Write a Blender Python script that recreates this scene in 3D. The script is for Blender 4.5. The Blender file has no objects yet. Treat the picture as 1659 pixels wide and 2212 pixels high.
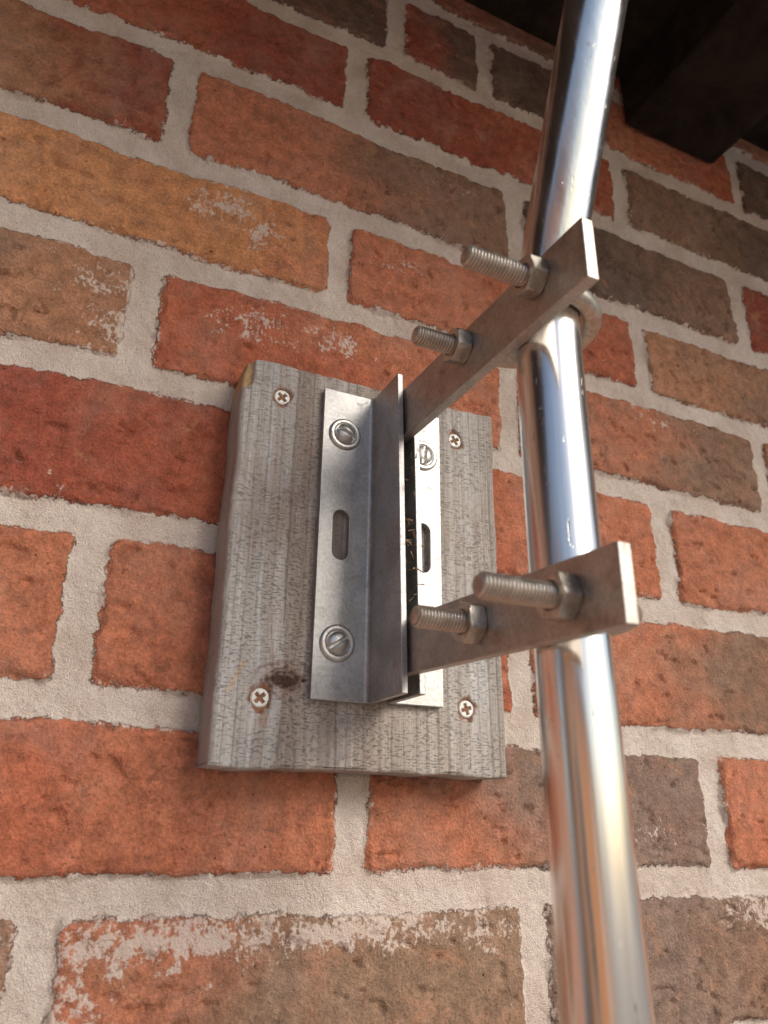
import bpy, bmesh, math, numpy as np
from mathutils import Vector, Matrix
S=bpy.context.scene
S.view_settings.view_transform='Standard'; S.view_settings.look='None'; S.view_settings.exposure=0
COL=S.collection
rng=np.random.RandomState(7)

# ------------------------------------------------------------------ helpers
def empty(name,loc=(0,0,0)):
    e=bpy.data.objects.new(name,None); e.location=loc; COL.objects.link(e); return e
def mesh_obj(name,verts,faces,mat=None,parent=None,smooth=False):
    me=bpy.data.meshes.new(name); me.from_pydata([tuple(v) for v in verts],[],[tuple(f) for f in faces]); me.update()
    bm=bmesh.new(); bm.from_mesh(me); bmesh.ops.recalc_face_normals(bm,faces=bm.faces); bm.to_mesh(me); bm.free()
    o=bpy.data.objects.new(name,me); COL.objects.link(o)
    if mat: me.materials.append(mat)
    if parent: o.parent=parent
    if smooth: me.polygons.foreach_set('use_smooth',[True]*len(me.polygons))
    return o
def bevel(o,w,seg=2,ang=35):
    m=o.modifiers.new('bev','BEVEL'); m.width=w; m.segments=seg; m.limit_method='ANGLE'; m.angle_limit=math.radians(ang)
    for p in o.data.polygons: p.use_smooth=True
    m.harden_normals=True
def hexa(name,c,mat,parent,bw=.0004):
    f=[(0,3,2,1),(4,5,6,7),(0,1,5,4),(1,2,6,5),(2,3,7,6),(3,0,4,7)]
    o=mesh_obj(name,c,f,mat,parent)
    if bw: bevel(o,bw)
    return o
def box(name,x0,x1,y0,y1,z0,z1,mat,parent=None,bw=.0):
    c=[(x0,y0,z0),(x1,y0,z0),(x1,y1,z0),(x0,y1,z0),(x0,y0,z1),(x1,y0,z1),(x1,y1,z1),(x0,y1,z1)]
    return hexa(name,c,mat,parent,bw)
def _h(ix,iy,s):
    n=(ix.astype(np.int64)*374761393+iy.astype(np.int64)*668265263+s*974634777)&0xffffffff
    n=((n^(n>>13))*1274126177)&0xffffffff
    n=n^(n>>16)
    return (n&0xffff)/65535.0
def vn(x,y,s=0):
    ix=np.floor(x);iy=np.floor(y);fx=x-ix;fy=y-iy
    fx=fx*fx*fx*(fx*(fx*6-15)+10);fy=fy*fy*fy*(fy*(fy*6-15)+10)
    a=_h(ix,iy,s);b=_h(ix+1,iy,s);c=_h(ix,iy+1,s);d=_h(ix+1,iy+1,s)
    return (a*(1-fx)+b*fx)*(1-fy)+(c*(1-fx)+d*fx)*fy
def fbm(x,y,o=4,s=0,g=.5):
    t=0;a=1;n=0
    for i in range(o):
        t=t+a*vn(x*2**i+17.3*i,y*2**i-9.1*i,s+i*13);n+=a;a*=g
    return t/n
def ss(a,b,x):
    t=np.clip((x-a)/(b-a),0,1);return t*t*(3-2*t)

class NT:
    def __init__(s,name):
        s.m=bpy.data.materials.new(name);s.m.use_nodes=True;s.t=s.m.node_tree
        s.b=s.t.nodes['Principled BSDF']
    def n(s,typ,**k):
        nd=s.t.nodes.new(typ)
        for a,v in k.items(): setattr(nd,a,v)
        return nd
    def set(s,sock,v):
        if isinstance(v,bpy.types.NodeSocket): s.t.links.new(v,sock)
        else: sock.default_value=v
    def math(s,op,a,b=None,c=None,clamp=False):
        nd=s.n('ShaderNodeMath',operation=op,use_clamp=clamp);s.set(nd.inputs[0],a)
        if b is not None:s.set(nd.inputs[1],b)
        if c is not None:s.set(nd.inputs[2],c)
        return nd.outputs[0]
    def mix(s,f,a,b,mode='MIX'):
        nd=s.n('ShaderNodeMix',data_type='RGBA',blend_type=mode);s.set(nd.inputs[0],f)
        s.set(nd.inputs[6],a if not isinstance(a,tuple) else (*a[:3],1));s.set(nd.inputs[7],b if not isinstance(b,tuple) else (*b[:3],1))
        return nd.outputs[2]
    def coord(s,scale=(1,1,1),rot=(0,0,0)):
        tc=s.n('ShaderNodeTexCoord');mp=s.n('ShaderNodeMapping');s.t.links.new(tc.outputs['Object'],mp.inputs[0])
        mp.inputs['Scale'].default_value=scale;mp.inputs['Rotation'].default_value=rot
        return mp.outputs[0]
    def noise(s,vec,scale,detail=4,rough=.5,dist=0):
        nd=s.n('ShaderNodeTexNoise');s.t.links.new(vec,nd.inputs['Vector']);nd.inputs['Scale'].default_value=scale
        nd.inputs['Detail'].default_value=detail;nd.inputs['Roughness'].default_value=rough;nd.inputs['Distortion'].default_value=dist
        return nd.outputs['Fac']
    def rng(s,v,a,b,c=0.,d=1.):
        nd=s.n('ShaderNodeMapRange',interpolation_type='SMOOTHSTEP');s.set(nd.inputs[0],v)
        for i,q in enumerate((a,b,c,d)): nd.inputs[i+1].default_value=q
        return nd.outputs[0]
    def attr(s,name):
        return s.n('ShaderNodeAttribute',attribute_name=name)
    def bump(s,h,dist,strength=1.,prev=None):
        nd=s.n('ShaderNodeBump');nd.inputs['Distance'].default_value=dist;nd.inputs['Strength'].default_value=strength
        s.set(nd.inputs['Height'],h)
        if prev is not None:s.t.links.new(prev,nd.inputs['Normal'])
        return nd.outputs[0]

# ------------------------------------------------------------------ materials
def mat_brick():
    k=NT('brick_and_mortar');v=k.coord()
    sd=k.attr('sd').outputs['Fac'];mx=k.attr('mx').outputs['Fac'];lime=k.attr('lime').outputs['Fac']
    ca=k.attr('ca').outputs['Color'];cb=k.attr('cb').outputs['Color']
    n1=k.noise(v,30,5,.65);n2=k.noise(v,110,6,.7);n3=k.noise(v,700,3,.7);n4=k.noise(v,2200,1,.6)
    f=k.math('ADD',mx,k.math('MULTIPLY',k.math('SUBTRACT',n1,.5),1.6),clamp=True)
    base=k.mix(f,ca,cb)
    m=k.rng(n2,.3,.72,.70,1.28);base=k.mix(1.,base,m,'MULTIPLY')
    m2=k.rng(n3,.25,.75,.74,1.22);base=k.mix(1.,base,m2,'MULTIPLY')
    nb=k.noise(v,50,6,.75,.6);bl=k.rng(nb,.58,.73,0.,.55);base=k.mix(bl,base,(.12,.068,.05))
    ol=k.rng(nb,.45,.30,0.,.5);base=k.mix(ol,base,(.56,.26,.14))
    pv=k.noise(k.coord((1,1,1.6)),300,3,.75);pit=k.rng(pv,.67,.71,0.,1.)
    base=k.mix(k.math('MULTIPLY',pit,.9),base,(.025,.017,.013))
    gr=k.rng(n4,.70,.76,0.,.5);base=k.mix(gr,base,(.6,.42,.3))
    nl=k.noise(v,120,6,.75)
    nl2=k.noise(k.coord((1,1,.7)),480,4,.7)
    lm=k.math('ADD',lime,k.math('MULTIPLY',k.math('SUBTRACT',nl,.5),2.6));lm=k.math('ADD',lm,k.math('MULTIPLY',k.math('SUBTRACT',nl2,.5),1.7))
    lmask=k.rng(lm,.50,.74,0.,.85)
    base=k.mix(lmask,base,(.66,.56,.50))
    du=k.rng(k.noise(v,20,6,.75,.3),.42,.75,.02,.24);base=k.mix(du,base,(.54,.41,.34))
    # mortar
    mn=k.noise(v,34,4,.6);mc=k.mix(k.rng(mn,.3,.7),(.67,.56,.485),(.82,.73,.66))
    mc=k.mix(1.,mc,k.rng(n4,.3,.7,.78,1.10),'MULTIPLY')
    sp2=k.rng(n3,.66,.74,0.,.45);mc=k.mix(sp2,mc,(.28,.20,.15))
    st=k.rng(n2,.60,.76,0.,.32);mc=k.mix(st,mc,(.52,.36,.27))
    e=k.math('ADD',sd,k.math('MULTIPLY',k.math('SUBTRACT',nl,.5),11.))
    e=k.math('ADD',e,k.math('MULTIPLY',k.math('SUBTRACT',n3,.5),2.6))
    bm=k.rng(e,-.25,.35,0.,1.)
    col=k.mix(bm,mc,base)
    cr=k.math('MULTIPLY',k.math('SUBTRACT',1.,k.rng(k.math('ABSOLUTE',k.math('SUBTRACT',e,.25)),.1,.6,0.,1.)),k.rng(n1,.46,.58,0.,.6))
    col=k.mix(cr,col,(.08,.048,.036))
    k.set(k.b.inputs['Base Color'],col);k.b.inputs['Roughness'].default_value=.93
    k.b.inputs['Specular IOR Level'].default_value=.22
    hb=k.math('ADD',k.math('MULTIPLY',n3,1.0),k.math('MULTIPLY',n2,1.0));hb=k.math('SUBTRACT',hb,k.math('MULTIPLY',pit,1.4))
    hm=k.math('ADD',k.math('MULTIPLY',n4,.7),k.math('MULTIPLY',n3,1.0))
    hh=k.mix(bm,hm,hb)
    hh2=k.math('ADD',hh,k.math('MULTIPLY',bm,.4))
    k.t.links.new(k.bump(hh2,.0012,1.),k.b.inputs['Normal'])
    return k.m
def mat_wood():
    k=NT('weathered_wood');v=k.coord()
    vs=k.coord((1,1,.012));vs2=k.coord((1,1,.03))
    stn=k.attr('stain').outputs['Fac'];chip=k.attr('chip').outputs['Fac'];ring=k.attr('ring').outputs['Fac'];knot=k.attr('knot').outputs['Fac'];band=k.attr('band').outputs['Color']
    g1=k.noise(vs,420,4,.7);g2=k.noise(vs2,1500,3,.7);g3=k.noise(k.coord((1,1,.05)),90,5,.7)
    c=k.mix(k.rng(g3,.25,.75,0.,.5),band,(.41,.38,.355))
    c=k.mix(1.,c,k.rng(g1,.25,.75,.86,1.12),'MULTIPLY')
    c=k.mix(1.,c,k.rng(g2,.25,.75,.86,1.12),'MULTIPLY')
    c=k.mix(k.math('MULTIPLY',ring,.55),c,(.16,.125,.11))
    h1=k.noise(k.coord((.22,1,1)),1500,3,.7);h2=k.noise(k.coord((.14,1,1)),560,4,.72)
    pt=k.noise(v,38,4,.7)
    ck=k.math('MULTIPLY',k.rng(h1,.53,.64),k.rng(pt,.36,.58,.4,1.))
    ck2=k.math('MULTIPLY',k.rng(h2,.62,.67),k.rng(pt,.62,.45,.0,.6))
    ck=k.math('MAXIMUM',ck,ck2)
    c=k.mix(k.math('MULTIPLY',ck,.34),c,(.15,.12,.10))
    c=k.mix(k.rng(k.noise(k.coord((1,1,.4)),24,5,.65,.3),.48,.70,0.,.55),c,(.28,.205,.165))
    c=k.mix(k.rng(k.noise(k.coord((1,1,.3)),60,6,.75),.54,.72,0.,.5),c,(.62,.63,.64))
    c=k.mix(stn,c,(.28,.105,.035))
    c=k.mix(chip,c,(.56,.36,.17))
    c=k.mix(knot,c,(.065,.032,.024))
    k.set(k.b.inputs['Base Color'],c);k.b.inputs['Roughness'].default_value=.8;k.b.inputs['Specular IOR Level'].default_value=.3
    h=k.math('SUBTRACT',k.math('ADD',k.math('MULTIPLY',g1,.8),k.math('MULTIPLY',g2,.35)),k.math('MULTIPLY',ck,.7))
    h=k.math('SUBTRACT',h,k.math('MULTIPLY',ring,.6))
    k.t.links.new(k.bump(h,.0006,.9),k.b.inputs['Normal']);return k.m
def mat_metal(name,c0,c1,r0,r1,metal=.9,grime=.35,gc=(.16,.11,.08),bumpd=.00012,scale=60,stretch=(1,1,1),valley_shade_grime=False):
    k=NT(name);v=k.coord();vs=k.coord(stretch)
    a=k.noise(vs,scale,5,.65,.3);b=k.noise(v,scale*9,3,.6);d=k.noise(v,scale*1.7,6,.75,.5)
    c=k.mix(k.rng(a,.3,.7),c0,c1);c=k.mix(1.,c,k.rng(b,.25,.75,.82,1.1),'MULTIPLY')
    g=k.rng(d,.54,.72,0.,grime)
    if valley_shade_grime: g=k.math('MAXIMUM',g,k.attr('valley_shade_grime').outputs['Fac'])  # thread valleys: occlusion shade painted in together with grime
    c=k.mix(g,c,gc)
    k.set(k.b.inputs['Base Color'],c)
    k.set(k.b.inputs['Metallic'],k.math('SUBTRACT',metal,k.math('MULTIPLY',g,.8)))
    k.set(k.b.inputs['Roughness'],k.math('ADD',k.rng(a,.3,.7,r0,r1),k.math('MULTIPLY',g,.3)))
    k.t.links.new(k.bump(k.math('ADD',k.math('MULTIPLY',b,.5),a),bumpd,.7),k.b.inputs['Normal']);return k.m
def mat_plain(name,c0,c1,scale,rough=.9,bd=.002):
    k=NT(name);v=k.coord();n=k.noise(v,scale,5,.65,.3)
    k.set(k.b.inputs['Base Color'],k.mix(k.rng(n,.3,.7),c0,c1));k.b.inputs['Roughness'].default_value=rough
    k.t.links.new(k.bump(n,bd,.6),k.b.inputs['Normal']);return k.m
M_BR=mat_brick();M_WD=mat_wood()
M_GALV=mat_metal('galvanized_steel',(.39,.39,.385),(.54,.54,.54),.38,.52,.82,.5,(.22,.19,.16),.00018,70)
M_ARM=mat_metal('dull_steel_bar',(.38,.345,.31),(.55,.51,.465),.36,.50,.82,.55,(.15,.10,.065),.00018,80)
M_BOLT=mat_metal('bolt_steel',(.52,.48,.42),(.68,.64,.58),.28,.42,.88,.55,(.19,.13,.085),.00008,200,valley_shade_grime=True)
M_NUT=mat_metal('nut_steel',(.44,.40,.34),(.62,.58,.52),.26,.40,.88,.65,(.17,.11,.07),.00012,200)
M_ZINC=mat_metal('zinc_screw',(.50,.50,.48),(.66,.66,.64),.30,.45,.85,.65,(.20,.15,.11),.00012,250)
M_WHITE=mat_metal('painted_screw',(.62,.64,.62),(.82,.83,.80),.4,.6,.25,.7,(.16,.12,.10),.00015,420)

def mat_pole():
    k=NT('pole_steel');v=k.coord();vs=k.coord((1,1,.03))
    a=k.noise(vs,160,4,.6);d=k.noise(k.coord((1,1,.45)),130,6,.78,.6);sc=k.noise(k.coord((1,1,.16)),500,3,.7,.3)
    c=k.mix(k.rng(a,.3,.7),(.72,.69,.65),(.88,.86,.83))
    g=k.rng(d,.60,.72,0.,.5);c=k.mix(g,c,(.34,.28,.23))
    sp=k.rng(sc,.66,.72,0.,.6);c=k.mix(sp,c,(.22,.18,.15))
    k.set(k.b.inputs['Base Color'],c);k.b.inputs['Metallic'].default_value=.95
    k.set(k.b.inputs['Roughness'],k.math('ADD',k.rng(a,.3,.7,.16,.24),k.math('MULTIPLY',g,.35)))
    w=k.noise(k.coord((1,1,.3)),34,2,.5)
    b1=k.bump(w,.0014,.4);b2=k.bump(k.math('ADD',a,k.math('MULTIPLY',sp,-1.)),.00012,.8,b1)
    k.t.links.new(b2,k.b.inputs['Normal']);return k.m
M_POLE=mat_pole()

# ------------------------------------------------------------------ brick wall (heightfield with real joints)
def axis(a,b,lo,hi,st=.0011,cap=.02,g=1.09):
    mid=np.arange(a,b,st);L=[];x=a;s=st
    while x>lo:
        s=min(s*g,cap);x-=s;L.append(x)
    R=[];x=mid[-1];s=st
    while x<hi:
        s=min(s*g,cap);x+=s;R.append(x)
    return np.array(L[::-1]+list(mid)+R)
SOF=.136
xs=axis(-.14,.60,-2.4,3.4)
zs=np.arange(-.66,SOF+.03,.0011)
zl=[];z=-.66;s=.0011
while z>-2.3: s=min(s*1.09,.02);z-=s;zl.append(z)
zs=np.array(zl[::-1]+list(zs))
X,Z=np.meshgrid(xs,zs)
beds={-1:.112,0:.039,1:-.036,2:-.1155,3:-.1855,4:-.2592,5:-.3362,6:-.4155,7:-.4880,8:-.5625}
def top(r):
    if r in beds:return beds[r]
    if r<-1:return .112+.075*(-1-r)
    return -.5625-.075*(r-8)
perp={0:{1:.1122},1:{0:.0033,2:.2348,4:.4511},2:{1:.1052,3:.3358},3:{0:.0006,2:.2215,4:.4406},4:{1:.112,3:.3354},5:{0:-.0046,2:.2199,4:.442},6:{1:.1217,3:.348},7:{0:-.0017,2:.2198},8:{1:.112}}
RED=(.41,.12,.064);DRED=(.30,.075,.045);ORA=(.56,.255,.115);SAL=(.49,.18,.10);BRN=(.255,.15,.10);DK=(.14,.092,.07);OLV=(.28,.18,.12);GRB=(.24,.165,.13);ORB=(.40,.20,.115)
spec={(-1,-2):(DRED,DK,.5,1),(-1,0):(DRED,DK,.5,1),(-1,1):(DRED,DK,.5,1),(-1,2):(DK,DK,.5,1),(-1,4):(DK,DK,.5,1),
(0,-1):(RED,DRED,.5,1),(0,1):(DRED,RED,.5,1),(0,3):(BRN,DK,.5,1),
(1,-2):(ORB,DRED,.72,1),(1,0):(SAL,BRN,.5,1),(1,2):(DK,BRN,.6,1),(1,4):(DRED,DK,.5,1),  # dark bricks at the upper right have shade put into their colour
(2,-1):(ORA,SAL,.8,1),(2,1):(SAL,RED,.6,1),(2,3):(ORB,BRN,.4,1),
(3,-2):(DK,ORB,.62,1),(3,0):(RED,SAL,.45,1),(3,2):(SAL,BRN,.5,1),
(4,-1):(DRED,RED,.7,1),(4,1):(RED,SAL,.5,1),(4,3):(SAL,ORB,.6,1),
(5,-2):(RED,SAL,.6,1),(5,0):(SAL,RED,.3,1),(5,2):(SAL,BRN,.62,1),(5,4):(BRN,DK,.5,1),
(6,-1):(RED,SAL,.45,1),(6,1):(SAL,GRB,.35,1),(6,3):(SAL,DRED,.5,1),
(7,-2):(RED,BRN,.5,1),(7,0):(SAL,OLV,.25,1),(7,2):(GRB,BRN,.5,1),(8,-1):(BRN,RED,.5,1),(8,1):(BRN,GRB,.5,1)}
Xw=X+.0035*(fbm(X*22,Z*22,3,5)-.5)+.0016*(fbm(X*90,Z*90,3,9)-.5)
Zw=Z+.0060*(fbm(X*14,Z*20,3,25)-.5)+.0018*(fbm(X*90,Z*90,3,29)-.5)
SD=np.full(X.shape,-9.);CA=np.zeros(X.shape+(3,));CB=np.zeros(X.shape+(3,));MX=np.zeros(X.shape);TILT=np.zeros(X.shape)
pal=[RED,DRED,SAL,ORA,BRN,ORB,SAL]
hw=.0074
for r in range(-3,26):
    zt=top(r);zb=top(r+1);m=(Zw<=zt)&(Zw>zb)
    if not m.any():continue
    par=abs(r)%2
    idx=[i for i in range(-26,34) if (abs(i)%2==0)==(par==1)]
    if r==-1:
        P=[(i,.1125*i) for i in idx if i<0]+[(0,-.082),(1,.142),(2,.215),(3,.325)]+[(i,.1125*i+.03) for i in idx if i>=4]
    else:
        P=[(i,perp.get(r,{}).get(i,.1125*i)) for i in idx]
    P.sort(key=lambda t:t[1])
    for (i0,a),(i1,b) in zip(P[:-1],P[1:]):
        mm=m&(Xw>a)&(Xw<=b)
        if not mm.any():continue
        R=np.random.RandomState((r*131+i0*17+5000)%100000)
        h=hw*(1+.26*(R.rand(4)-.5))
        x=Xw[mm];zz=Zw[mm]
        cx=(a+b)/2;cz=(zt+zb)/2;hx=(b-a)/2-h[0];hz=(zt-zb)/2-h[1]
        rad=.003;qx=np.abs(x-cx)-hx+rad;qz=np.abs(zz-cz)-hz+rad
        d=-(np.hypot(np.maximum(qx,0),np.maximum(qz,0))+np.minimum(np.maximum(qx,qz),0)-rad)
        SD[mm]=d*1000
        A,B,c,_=spec.get((r,i0),(pal[R.randint(7)],pal[R.randint(7)],.5,1))
        j=1+.12*(R.rand()-.5)
        CA[mm]=np.array(A)*j;CB[mm]=np.array(B)*j
        u=(x-a)/(b-a);MX[mm]=ss(c-.25,c+.25,u+.25*(fbm(x*18,zz*30,3,R.randint(99))-.5)*2)
        TILT[mm]=(x-cx)*(R.rand()-.5)*.008+(zz-cz)*(R.rand()-.5)*.03+(R.rand()-.5)*.0012
LIME=np.zeros(X.shape)
for cx,cz,rx,rz,s in [(.035,-.140,.026,.014,.66),(.058,-.150,.012,.016,.66),(-.022,-.213,.018,.014,.55),(-.012,-.235,.015,.014,.62),(.060,-.212,.030,.012,.58),(.105,-.210,.020,.010,.62),
  (.05,-.504,.060,.010,.80),(.125,-.504,.060,.008,.76),(.008,-.53,.022,.024,.64),(.012,-.575,.03,.02,.6),(.375,-.502,.034,.012,.72),(.19,-.506,.02,.010,.6),(.30,-.465,.02,.012,.4),(.145,-.14,.02,.012,.4),(.19,-.06,.02,.01,.3),(.47,-.22,.03,.02,.3),(.28,-.35,.03,.012,.4),(-.04,-.32,.02,.01,.3),(.34,-.20,.03,.01,.4)]:
    LIME=np.maximum(LIME,s*np.exp(-(((X-cx)/rx)**2+((Z-cz)/rz)**2)*.8))
LIME=LIME+(.10+.36*ss(.47,.65,fbm(X*16,Z*16,3,91)))*ss(4.,0,SD)
prof=ss(-.9,1.8,SD+3.0*(fbm(X*120,Z*120,4,41)-.5)*2)
bh=.0007*(fbm(X*30,Z*50,4,51)-.5)*2+.0004*(fbm(X*250,Z*330,3,57)-.5)*2
pit=ss(.71,.79,fbm(X*110,Z*190,3,61))*.0018
crk=ss(.03,.0,np.abs(fbm(X*26,Z*80,4,71)-.5))*ss(.56,.68,fbm(X*25,Z*25,2,75))*.0012
mh=.0013*(fbm(X*45,Z*45,4,81)-.5)*2+.0006*(fbm(X*400,Z*400,2,85)-.5)*2
HT=.0026
H=prof*(HT+TILT+bh-pit-crk)+(1-prof)*mh
Y=HT-H
V=np.stack([X,Y,Z],-1).reshape(-1,3).astype(np.float32)
nz,nx=X.shape
I=np.arange(nz*nx).reshape(nz,nx)
F=np.stack([I[:-1,:-1],I[:-1,1:],I[1:,1:],I[1:,:-1]],-1).reshape(-1,4).astype(np.int32)
def grid_mesh(name,V,F,mat):
    me=bpy.data.meshes.new(name);me.vertices.add(len(V));me.vertices.foreach_set('co',V.ravel())
    me.loops.add(F.size);me.loops.foreach_set('vertex_index',F.ravel())
    me.polygons.add(len(F));me.polygons.foreach_set('loop_start',np.arange(0,F.size,4,dtype=np.int32))
    me.polygons.foreach_set('use_smooth',np.ones(len(F),dtype=bool))
    me.update(calc_edges=True);me.validate();me.materials.append(mat)
    o=bpy.data.objects.new(name,me);COL.objects.link(o);return o
def fattr(o,n,a):
    t=o.data.attributes.new(n,'FLOAT','POINT');t.data.foreach_set('value',a.astype(np.float32).ravel())
def cattr(o,n,a):
    c=np.ones((a.reshape(-1,3).shape[0],4),dtype=np.float32);c[:,:3]=a.reshape(-1,3)
    t=o.data.attributes.new(n,'FLOAT_COLOR','POINT');t.data.foreach_set('color',c.ravel())
wall=grid_mesh('brick_wall',V,F,M_BR)
fattr(wall,'sd',SD);fattr(wall,'mx',MX);fattr(wall,'lime',LIME);cattr(wall,'ca',CA);cattr(wall,'cb',CB)
box('wall_core',-2.4,3.4,.012,.23,-2.3,SOF+.05,M_BR,wall)

# ------------------------------------------------------------------ soffit with beam
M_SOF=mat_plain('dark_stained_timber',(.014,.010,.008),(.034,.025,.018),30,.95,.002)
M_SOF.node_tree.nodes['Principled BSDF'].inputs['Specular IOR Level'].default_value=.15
sof=empty('roof_eave')
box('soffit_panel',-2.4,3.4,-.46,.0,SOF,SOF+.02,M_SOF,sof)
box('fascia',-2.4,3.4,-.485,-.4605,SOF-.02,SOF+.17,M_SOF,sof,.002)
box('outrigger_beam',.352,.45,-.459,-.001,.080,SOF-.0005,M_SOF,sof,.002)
M_TILE=mat_plain('roof_tile',(.10,.07,.055),(.16,.11,.085),8,.8,.01)
hexa('roof_slope',[(-2.5,-.56,SOF+.14),(3.5,-.56,SOF+.14),(3.5,3.2,SOF+2.0),(-2.5,3.2,SOF+2.0),(-2.5,-.56,SOF+.18),(3.5,-.56,SOF+.18),(3.5,3.2,SOF+2.04),(-2.5,3.2,SOF+2.04)],M_TILE,sof,0)

# ------------------------------------------------------------------ board
BT=.022;bx0,bx1,bz0,bz1=.0497,.1926,-.4398,-.2465
def edge_axis(a,b,st,r):
    A=[r*(1-math.cos(t)) for t in np.linspace(0,math.pi/2,7)];D2=[r*(1-math.sin(t)) for t in np.linspace(0,math.pi/2,7)]
    Ax=[0,0,0,0]+A;Dx=[BT,BT*.75,BT*.5,BT*.3]+D2
    n=int((b-a-2*r)/st);mid=np.linspace(a+r,b-r,n)[1:-1]
    return np.array([a+q for q in Ax]+list(mid)+[b-q for q in Ax[::-1]]),np.array(Dx+[0]*len(mid)+Dx[::-1])
ax_,dx_=edge_axis(bx0,bx1,.0006,.0024);az_,dz_=edge_axis(bz0,bz1,.0008,.0013)
BX,BZ=np.meshgrid(ax_,az_);DX,DZ=np.meshgrid(dx_,dz_);DEP=np.maximum(DX,DZ)
kd=((BX-.079)/.013)**2+((BZ+.404)/.02)**2
ringpos=BX+.0014*(fbm(BX*8,BZ*5,2,101)-.5)*2+.0035*np.exp(-kd)*np.sign(BX-.079)
rr=np.array([.0545,.0590,.0645,.0668,.0712,.0775,.0800,.0856,.0905,.097,.104,.109,.117,.125,.131,.137,.1435,.149,.1545,.160,.1665,.1715,.177,.1835,.188])
RING=np.zeros(BX.shape)
for q,c in enumerate(rr):
    wd=.00025+.0005*rng.rand();RING=np.maximum(RING,(.35+.6*rng.rand())*np.exp(-((ringpos-c)/wd)**2))
RING*=np.clip(.1+1.3*fbm(BX*300,BZ*16,4,111),0,1)
bc=[(.44,.42,.40),(.50,.50,.50),(.40,.375,.35),(.55,.56,.57),(.36,.32,.29),(.47,.47,.47),(.34,.30,.27),(.29,.24,.21),(.38,.335,.30),(.43,.39,.36),(.33,.285,.25),(.45,.43,.41),(.36,.32,.29),(.30,.25,.215),(.37,.33,.295),(.33,.29,.255),(.42,.385,.35),(.37,.33,.30),(.45,.425,.40),(.39,.35,.31),(.47,.45,.43),(.42,.39,.36),(.52,.50,.48),(.46,.44,.42),(.40,.37,.34),(.34,.30,.27)]
bp=ringpos+.0012*(fbm(BX*500,BZ*25,3,177)-.5)
cent=np.concatenate([[.048],(rr[:-1]+rr[1:])/2,[.192]])
bcA=np.array(bc)[:len(cent)]*1.08
BAND=np.stack([np.interp(bp,cent,bcA[:,q]) for q in range(3)],-1)
kr=np.hypot((BX-.0800)/.0095,(BZ+.4030)/.0055);kn=kr+1.1*(fbm(BX*300,BZ*700,4,121)-.5)
KN=ss(1.05,.75,kn)*(.66+.34*np.sin(kr*20+5*fbm(BX*300,BZ*300,3,7)))
KN=np.maximum(KN,ss(.65,.35,kn))
KN=np.maximum(KN,.35*ss(.25,.0,np.abs(kr-1.45+.7*(fbm(BX*200,BZ*200,3,9)-.5))))
screws=[(.0699,-.2649),(.1683,-.2664),(.0697,-.4114),(.1712,-.4094)]
ST=np.zeros(BX.shape);HO=np.zeros(BX.shape)
for sx,sz in screws:
    d=np.hypot((BX-sx),(BZ-sz)*.85)*1000+2.0*(fbm(BX*400,BZ*400,3,131)-.5)*2
    ST=np.maximum(ST,.85*ss(5.8,4.0,d));HO=np.maximum(HO,.0018*ss(5.2,3.8,d))
d=np.hypot((BX-.0712)*1.8,(BZ+.4195)*.8)*1000+3*(fbm(BX*400,BZ*400,3,135)-.5);ST=np.maximum(ST,.35*ss(4,2,d))
ST=np.maximum(ST,.25*ss(1.6,1.,kn))
CH=ss(.0075,.0055,np.hypot((BX-bx0)*1.35,(BZ-bz1+.006)*.55)+.002*(fbm(BX*150,BZ*100,3,141)-.5)*2)
ca_,sa_=math.cos(1.15),math.sin(1.15);us=(BX-.0585)*ca_+(BZ+.4035)*sa_;vs_=-(BX-.0585)*sa_+(BZ+.4035)*ca_
CH2=ss(.0009,.0003,np.abs(vs_+.0004*(fbm(BX*400,BZ*400,2,3)-.5)))*ss(.0085,.0065,np.abs(us))
rel=-.0004*RING+.0004*(fbm(BX*260,BZ*8,4,151)-.5)*2+.0003*(fbm(BX*30,BZ*20,2,155)-.5)*2-.0018*KN*fbm(BX*500,BZ*900,3,157)-HO-.0028*CH
rag=.0010*(fbm(BX*60,BZ*60,4,161)-.5)*2
BXo=BX+np.where(DX>0,rag,0);BZo=BZ+np.where(DZ>0,rag*1.1,0)
cut=np.exp(-((BX-bx0)/.006)**2-((BZ-bz1)/.007)**2);BZo=BZo-.0025*cut;BXo=BXo+.0015*cut
BY=-BT+DEP-np.where(DEP<BT*.9,rel,0)
nz,nx=BX.shape;I=np.arange(nz*nx).reshape(nz,nx)
F=np.stack([I[:-1,:-1],I[:-1,1:],I[1:,1:],I[1:,:-1]],-1).reshape(-1,4).astype(np.int32)
board=grid_mesh('wooden_mounting_board',np.stack([BXo,BY,BZo],-1).reshape(-1,3).astype(np.float32),F,M_WD)
fattr(board,'ring',RING);fattr(board,'knot',np.clip(KN*.95,0,1));fattr(board,'stain',ST);fattr(board,'chip',np.maximum(CH*.85,CH2*.65));cattr(board,'band',BAND)

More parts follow.
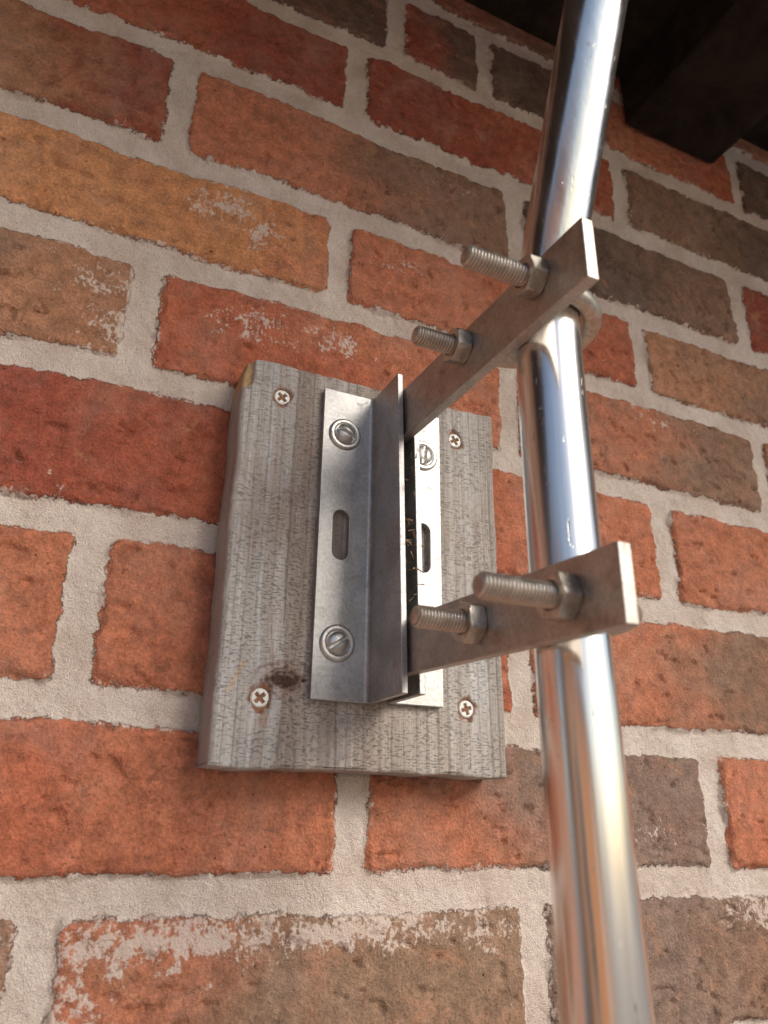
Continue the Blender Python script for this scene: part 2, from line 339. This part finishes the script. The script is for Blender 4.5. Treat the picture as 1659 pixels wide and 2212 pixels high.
def disc(name,cx,cz,y0,R,hf,mat,parent,nr=30,na=96,rot=0.,side=.002):
    V=[(cx,y0-hf(0,0),cz)];F=[]
    for i in range(1,nr+1):
        r=R*i/nr
        for j in range(na):
            t=2*math.pi*j/na;u=r*math.cos(t);w=r*math.sin(t)
            uu=u*math.cos(rot)+w*math.sin(rot);ww=-u*math.sin(rot)+w*math.cos(rot)
            V.append((cx+u,y0-hf(uu,ww),cz+w))
    for j in range(na):
        t=2*math.pi*j/na;V.append((cx+R*math.cos(t),y0+side,cz+R*math.sin(t)))
    for j in range(na):F.append((0,1+j,1+(j+1)%na))
    for i in range(nr):
        for j in range(na):
            a=1+i*na+j;b=1+i*na+(j+1)%na;F.append((a,a+na,b+na,b))
    return mesh_obj(name,V,F,mat,parent,True)
def sm(a,b,x):
    t=min(max((x-a)/(b-a),0),1);return t*t*(3-2*t)
def cross(R):
    def f(u,w):
        r=math.hypot(u,w);L=R*.70;ww=R*.17
        au,aw=abs(u),abs(w)
        a=(1-sm(ww*.7,ww*1.3,aw))*(1-sm(L*.88,L,au));b=(1-sm(ww*.7,ww*1.3,au))*(1-sm(L*.88,L,aw))
        c=1-sm(R*.22,R*.32,r)
        return -.0034*max(a,b,c)*(1-.3*r/R)-.0004*sm(R*.85,R,r)
    return f
def slot(R,dome):
    def f(u,w):
        r=math.hypot(u,w);h=dome*math.sqrt(max(0,1-(r/R)**2*.92))
        g=1-sm(R*.14,R*.20,abs(w));return h-min(.0020,h*.95)*g
    return f
for i,(sx,sz) in enumerate(screws):
    disc('cross_head_screw_%d'%(i+1),sx,sz,-BT+.0009,.0041,cross(.0041),M_WHITE,board,rot=[.75,.5,.75,.3][i])

# ------------------------------------------------------------------ bracket
br=empty('pole_bracket')
YB=-.0226;TH=.003
def angle_iron(name,xfl,xw_out,xw_in,z0,z1,yt0,yt1,slots,mirror):
    s=1 if not mirror else -1
    ri=.0022;ro=.0050
    def arc(cx,cy,r,a0,a1,n=7):
        return [(cx+r*math.cos(math.radians(a0+(a1-a0)*i/n)),cy+r*math.sin(math.radians(a0+(a1-a0)*i/n))) for i in range(n+1)]
    w=abs(xw_in-xfl)
    P=[(0,YB),(w+TH-ro,YB)]+arc(w+TH-ro,YB-ro,ro,90,0)+[(w+TH,None),(w,None)]+arc(w-ri,YB-TH-ri,ri,0,90)+[(0,YB-TH)]
    V=[];n=len(P)
    for z,yt in ((z0,yt0),(z1,yt1)):
        for (u,y) in P: V.append((xfl+s*u,yt if y is None else y,z))
    F=[tuple(range(n)),tuple(range(2*n-1,n-1,-1))]+[(i,(i+1)%n,n+(i+1)%n,n+i) for i in range(n)]
    o=mesh_obj(name,V,F,M_GALV,br)
    for (cx,za,zb,hwid) in slots:
        pts=[]
        for i in range(17): t=math.pi*i/16;pts.append((cx+hwid*math.cos(t),zb-hwid+hwid*math.sin(t)))
        for i in range(17): t=math.pi+math.pi*i/16;pts.append((cx+hwid*math.cos(t),za+hwid+hwid*math.sin(t)))
        m=len(pts);V=[(a,YB-.008,b) for a,b in pts]+[(a,YB+.004,b) for a,b in pts]
        F=[tuple(range(m)),tuple(range(2*m-1,m-1,-1))]+[(i,(i+1)%m,m+(i+1)%m,m+i) for i in range(m)]
        c=mesh_obj('cut',V,F)
        md=o.modifiers.new('b','BOOLEAN');md.operation='DIFFERENCE';md.object=c;md.solver='EXACT'
        dg=bpy.context.evaluated_depsgraph_get();me=bpy.data.meshes.new_from_object(o.evaluated_get(dg))
        o.modifiers.clear();o.data=me;bpy.data.objects.remove(c)
    bevel(o,.00045,2,40)
    return o
angle_iron('left_angle',.0908,.1206,.1176,-.4110,-.2562,-.0600,-.0538,[(.1020,-.3460,-.3212,.0040)],False)
angle_iron('right_angle',.1562,.1276,.1306,-.4102,-.2575,-.0565,-.0508,[(.1460,-.3460,-.3205,.0040)],True)
for i,(cx,cz,r) in enumerate([(.1022,-.2804,-.45),(.1021,-.3856,.6),(.1460,-.2825,1.45),(.1458,-.3856,.2)]):
    y=YB-TH
    disc('washer_%d'%(i+1),cx,cz,y-.0013,.0084,lambda u,w:-.0007*(1-sm(.0055,.0063,math.hypot(u,w)))-.0007*sm(.0075,.0084,math.hypot(u,w)),M_ZINC,br)
    disc('slotted_screw_%d'%(i+1),cx,cz,y-.0012,.0050,slot(.0050,.0024),M_ZINC,br,rot=r)
A0,A1=.1217,.1267
def arm(name,yb,zlb,zub,ye,zle,zue):
    c=[(A0,ye,zle),(A1,ye,zle),(A1,yb,zlb),(A0,yb,zlb),(A0,ye,zue),(A1,ye,zue),(A1,yb,zub),(A0,yb,zub)]
    return hexa(name,c,M_ARM,br,.0006)
arm('upper_arm',-.028,-.2883,-.2625,-.1868,-.2940,-.2690)
arm('lower_arm',-.028,-.4008,-.3766,-.1872,-.4088,-.3850)
def thread(name,x0,x1,y,z,R=.0041,p=.0013,amp=.00062):
    na=40;nx=int((x1-x0)/.00013);V=[];F=[];VAL=[]
    for i in range(nx+1):
        x=x0+(x1-x0)*i/nx
        for j in range(na):
            t=2*math.pi*j/na;ph=((x/p)+j/na)%1.0;tri=abs(ph-.5)*2
            q=min(max((tri-.12)/.76,0),1)
            r=R-amp*q
            r=min(r,R-.0013+(x-x0)*1.0)
            V.append((x,y+r*math.cos(t),z+r*math.sin(t)));VAL.append(.85*sm(.45,1,q))
    for i in range(nx):
        for j in range(na):
            a=i*na+j;b=i*na+(j+1)%na;F.append((a,b,b+na,a+na))
    F.append(tuple(range(na-1,-1,-1)))
    o=mesh_obj(name,V,F,M_BOLT,br,True);fattr(o,'valley_shade_grime',np.array(VAL));return o
def nut(name,x0,x1,y,z,R=.0079,rot=0.3):
    V=[];F=[];ch=.0007
    rings=[(x0,.9),(x0+ch*.7,1.0),(x1-ch*.7,1.0),(x1,.9)]
    na=48
    for x,k in rings:
        for j in range(na):
            t=2*math.pi*j/na;tt=(t-rot)%(math.pi/3)-math.pi/6
            rh=R*math.cos(math.pi/6)/math.cos(tt)
            r=min(rh,R*.91) if k<1 else rh
            V.append((x,y+r*math.cos(t),z+r*math.sin(t)))
    for i in range(3):
        for j in range(na):
            a=i*na+j;b=i*na+(j+1)%na;F.append((a,b,b+na,a+na))
    n0=len(V)
    for x in (x0,x0+.0008):
        for j in range(na):
            t=2*math.pi*j/na;r=.0047 if x==x0 else .004
            V.append((x,y+r*math.cos(t),z+r*math.sin(t)))
    for j in range(na):
        b=(j+1)%na;F.append((j,n0+j,n0+b,b));F.append((n0+j,n0+na+j,n0+na+b,n0+b))
    F.append(tuple(3*na+j for j in range(na)))
    o=mesh_obj(name,V,F,M_NUT,br);bevel(o,.0002,2,25);return o
PX,PY,PR=.1395,-.1418,.0125
def ubolt(k,ya,za,yb,zb,xa,xb,ra,rb):
    thread('threaded_leg_%d'%(2*k+1),xa,A1+.004,ya,za);thread('threaded_leg_%d'%(2*k+2),xb,A1+.006,yb,zb)
    nut('hex_nut_%d'%(2*k+1),A0-.0068,A0-.0001,ya,za,rot=ra);nut('hex_nut_%d'%(2*k+2),A0-.0068,A0-.0001,yb,zb,rot=rb)
    cu=bpy.data.curves.new('ubolt','CURVE');cu.dimensions='3D';cu.bevel_depth=.0038;cu.bevel_resolution=8;cu.use_fill_caps=True
    s=cu.splines.new('POLY');cy=(ya+yb)/2;cz=(za+zb)/2;ry=(yb-ya)/2;dz=(zb-za)/2
    pts=[(A1+.0005,ya,za)]
    for i in range(33):
        t=-math.pi/2+math.pi*i/32;pts.append((.1345+.0255*math.cos(t),cy+ry*math.sin(t),cz+dz*math.sin(t)))
    pts.append((A1+.0005,yb,zb));s.points.add(len(pts)-1)
    for q,pt in zip(s.points,pts):q.co=(*pt,1)
    o=bpy.data.objects.new('u_bolt_%d'%(k+1),cu);COL.objects.link(o);o.parent=br;cu.materials.append(M_NUT)
ubolt(0,-.1610,-.2770,-.1098,-.2750,.0913,.0982,.2,.45)
ubolt(1,-.1638,-.3960,-.1125,-.3930,.0902,.0962,.1,.4)
dv=[];df=[]
for i in range(60):
    c=np.array([.1241+rng.uniform(-.003,.003),rng.uniform(-.052,-.060),rng.uniform(-.372,-.300) if rng.rand()<.7 else rng.uniform(-.41,-.30)])
    d=rng.normal(size=3);d/=np.linalg.norm(d);e=np.cross(d,rng.normal(size=3));e/=np.linalg.norm(e)
    L=rng.uniform(.0006,.0022);w=rng.uniform(.0001,.0005);n=len(dv)
    dv+= [tuple(c-d*L-e*w),tuple(c+d*L-e*w*.4),tuple(c+d*L+e*w*.4),tuple(c-d*L+e*w)];df.append((n,n+1,n+2,n+3))
M_DEB=mat_plain('dry_debris',(.22,.12,.06),(.42,.28,.16),300,.9,.0001)
mesh_obj('caught_debris',dv,df,M_DEB,br)

# ------------------------------------------------------------------ pole
def tube(name,path,R,mat,parent,na=96):
    V=[];F=[];n=len(path)
    path=[Vector(p) for p in path]
    for i,p in enumerate(path):
        t=(path[min(i+1,n-1)]-path[max(i-1,0)]).normalized();a=Vector((1,0,0));b=t.cross(a).normalized()
        for j in range(na):
            th=2*math.pi*j/na
            V.append(p+a*R*math.cos(th)+b*R*math.sin(th))
    for i in range(n-1):
        for j in range(na):
            x=i*na+j;y=i*na+(j+1)%na;F.append((x,y,y+na,x+na))
    F.append(tuple(range(na)));F.append(tuple(range(n*na-1,(n-1)*na-1,-1)))
    return mesh_obj(name,V,F,mat,parent,True)
path=[];zb=-.2690;sl=.405
for z in np.linspace(-1.4,SOF-.002,500):
    wdt=.009;q=(z-zb)/wdt;y=PY-sl*wdt*(math.log1p(math.exp(q)) if q<30 else q)
    q2=(-.40-z)/.03;y-=.022*.03*(math.log1p(math.exp(q2)) if q2<30 else q2)
    path.append((PX,y,z))
pole=tube('metal_pole',path,PR,M_POLE,None)

# ------------------------------------------------------------------ surroundings
k=NT('paving');v=k.coord();n=k.noise(v,3,8,.7);k.set(k.b.inputs['Base Color'],k.mix(n,(.26,.23,.20),(.44,.39,.34)));k.b.inputs['Roughness'].default_value=.9
mesh_obj('ground',[(-400,-400,-2.3),(400,-400,-2.3),(400,400,-2.3),(-400,400,-2.3)],[(0,1,2,3)],k.m)
k=NT('added_reflection_brick');bt=k.n('ShaderNodeTexBrick');mp=k.coord((1,1,1),(math.radians(90),0,math.radians(90)));  # orange brick of the added house, only seen reflected in the pole
k.t.links.new(mp,bt.inputs['Vector']);bt.inputs['Scale'].default_value=1.;bt.inputs['Brick Width'].default_value=.225;bt.inputs['Row Height'].default_value=.075;bt.inputs['Mortar Size'].default_value=.008
bt.inputs['Color1'].default_value=(.68,.31,.12,1);bt.inputs['Color2'].default_value=(.60,.25,.09,1);bt.inputs['Mortar'].default_value=(.6,.44,.33,1)
k.t.links.new(bt.outputs[0],k.b.inputs['Base Color']);k.b.inputs['Roughness'].default_value=.9
M_NB=k.m
M_TRIM=mat_plain('white_trim',(.7,.7,.68),(.8,.8,.78),4,.5,.001);M_GL=mat_plain('window_glass',(.03,.035,.04),(.05,.055,.06),2,.08,.0)
nb=empty('added_reflection_house')  # unseen house, added to give the pole an orange strip to reflect
gx=-3.4
box('walls',gx-6,gx,-11,-1.6,-2.3,.75,M_NB,nb)
hexa('roof',[(gx-6.4,-11.4,.751),(gx+.4,-11.4,.751),(gx+.4,-1.2,.751),(gx-6.4,-1.2,.751),(gx-3.2,-9,2.3),(gx-2.9,-9,2.3),(gx-2.9,-3.6,2.3),(gx-3.2,-3.6,2.3)],M_TILE,nb,0)
for wy in (-9.,-2.6):
    box('window_frame',gx+.003,gx+.05,wy-.65,wy+.65,-1.3,.1,M_TRIM,nb,.005);box('window_glass',gx+.051,gx+.056,wy-.57,wy+.57,-1.22,.02,M_GL,nb)
box('door',gx+.003,gx+.05,-7.6,-6.7,-2.3,-.2,M_TRIM,nb,.005)

# ------------------------------------------------------------------ light
w=bpy.data.worlds.new('World');S.world=w;w.use_nodes=True;nt=w.node_tree
sky=nt.nodes.new('ShaderNodeTexSky');sky.sky_type='NISHITA';sky.sun_disc=False
EL,AZ=math.radians(33),math.radians(148)
sky.sun_elevation=EL;sky.sun_rotation=AZ;sky.dust_density=2.;sky.air_density=1.
nt.links.new(sky.outputs[0],nt.nodes['Background'].inputs[0]);nt.nodes['Background'].inputs[1].default_value=.15
l=bpy.data.lights.new('sun','SUN');l.energy=2.5;l.angle=math.radians(34);l.color=(1,.91,.80)
so=bpy.data.objects.new('sun',l);COL.objects.link(so)
d=Vector((math.sin(AZ)*math.cos(EL),math.cos(AZ)*math.cos(EL),math.sin(EL)))
so.rotation_euler=d.to_track_quat('Z','Y').to_euler()

# ------------------------------------------------------------------ camera
cam=bpy.data.cameras.new('camera');co=bpy.data.objects.new('camera',cam);COL.objects.link(co);S.camera=co
co.location=(-.0202,-.3401,-.4572)
co.rotation_euler=(1.9529,-.0131,-.4361)
cam.sensor_fit='HORIZONTAL';cam.sensor_width=36;cam.lens=36*1633.6/1659;cam.clip_start=.01;cam.clip_end=2000
cam.dof.use_dof=True;cam.dof.focus_distance=.38;cam.dof.aperture_fstop=16
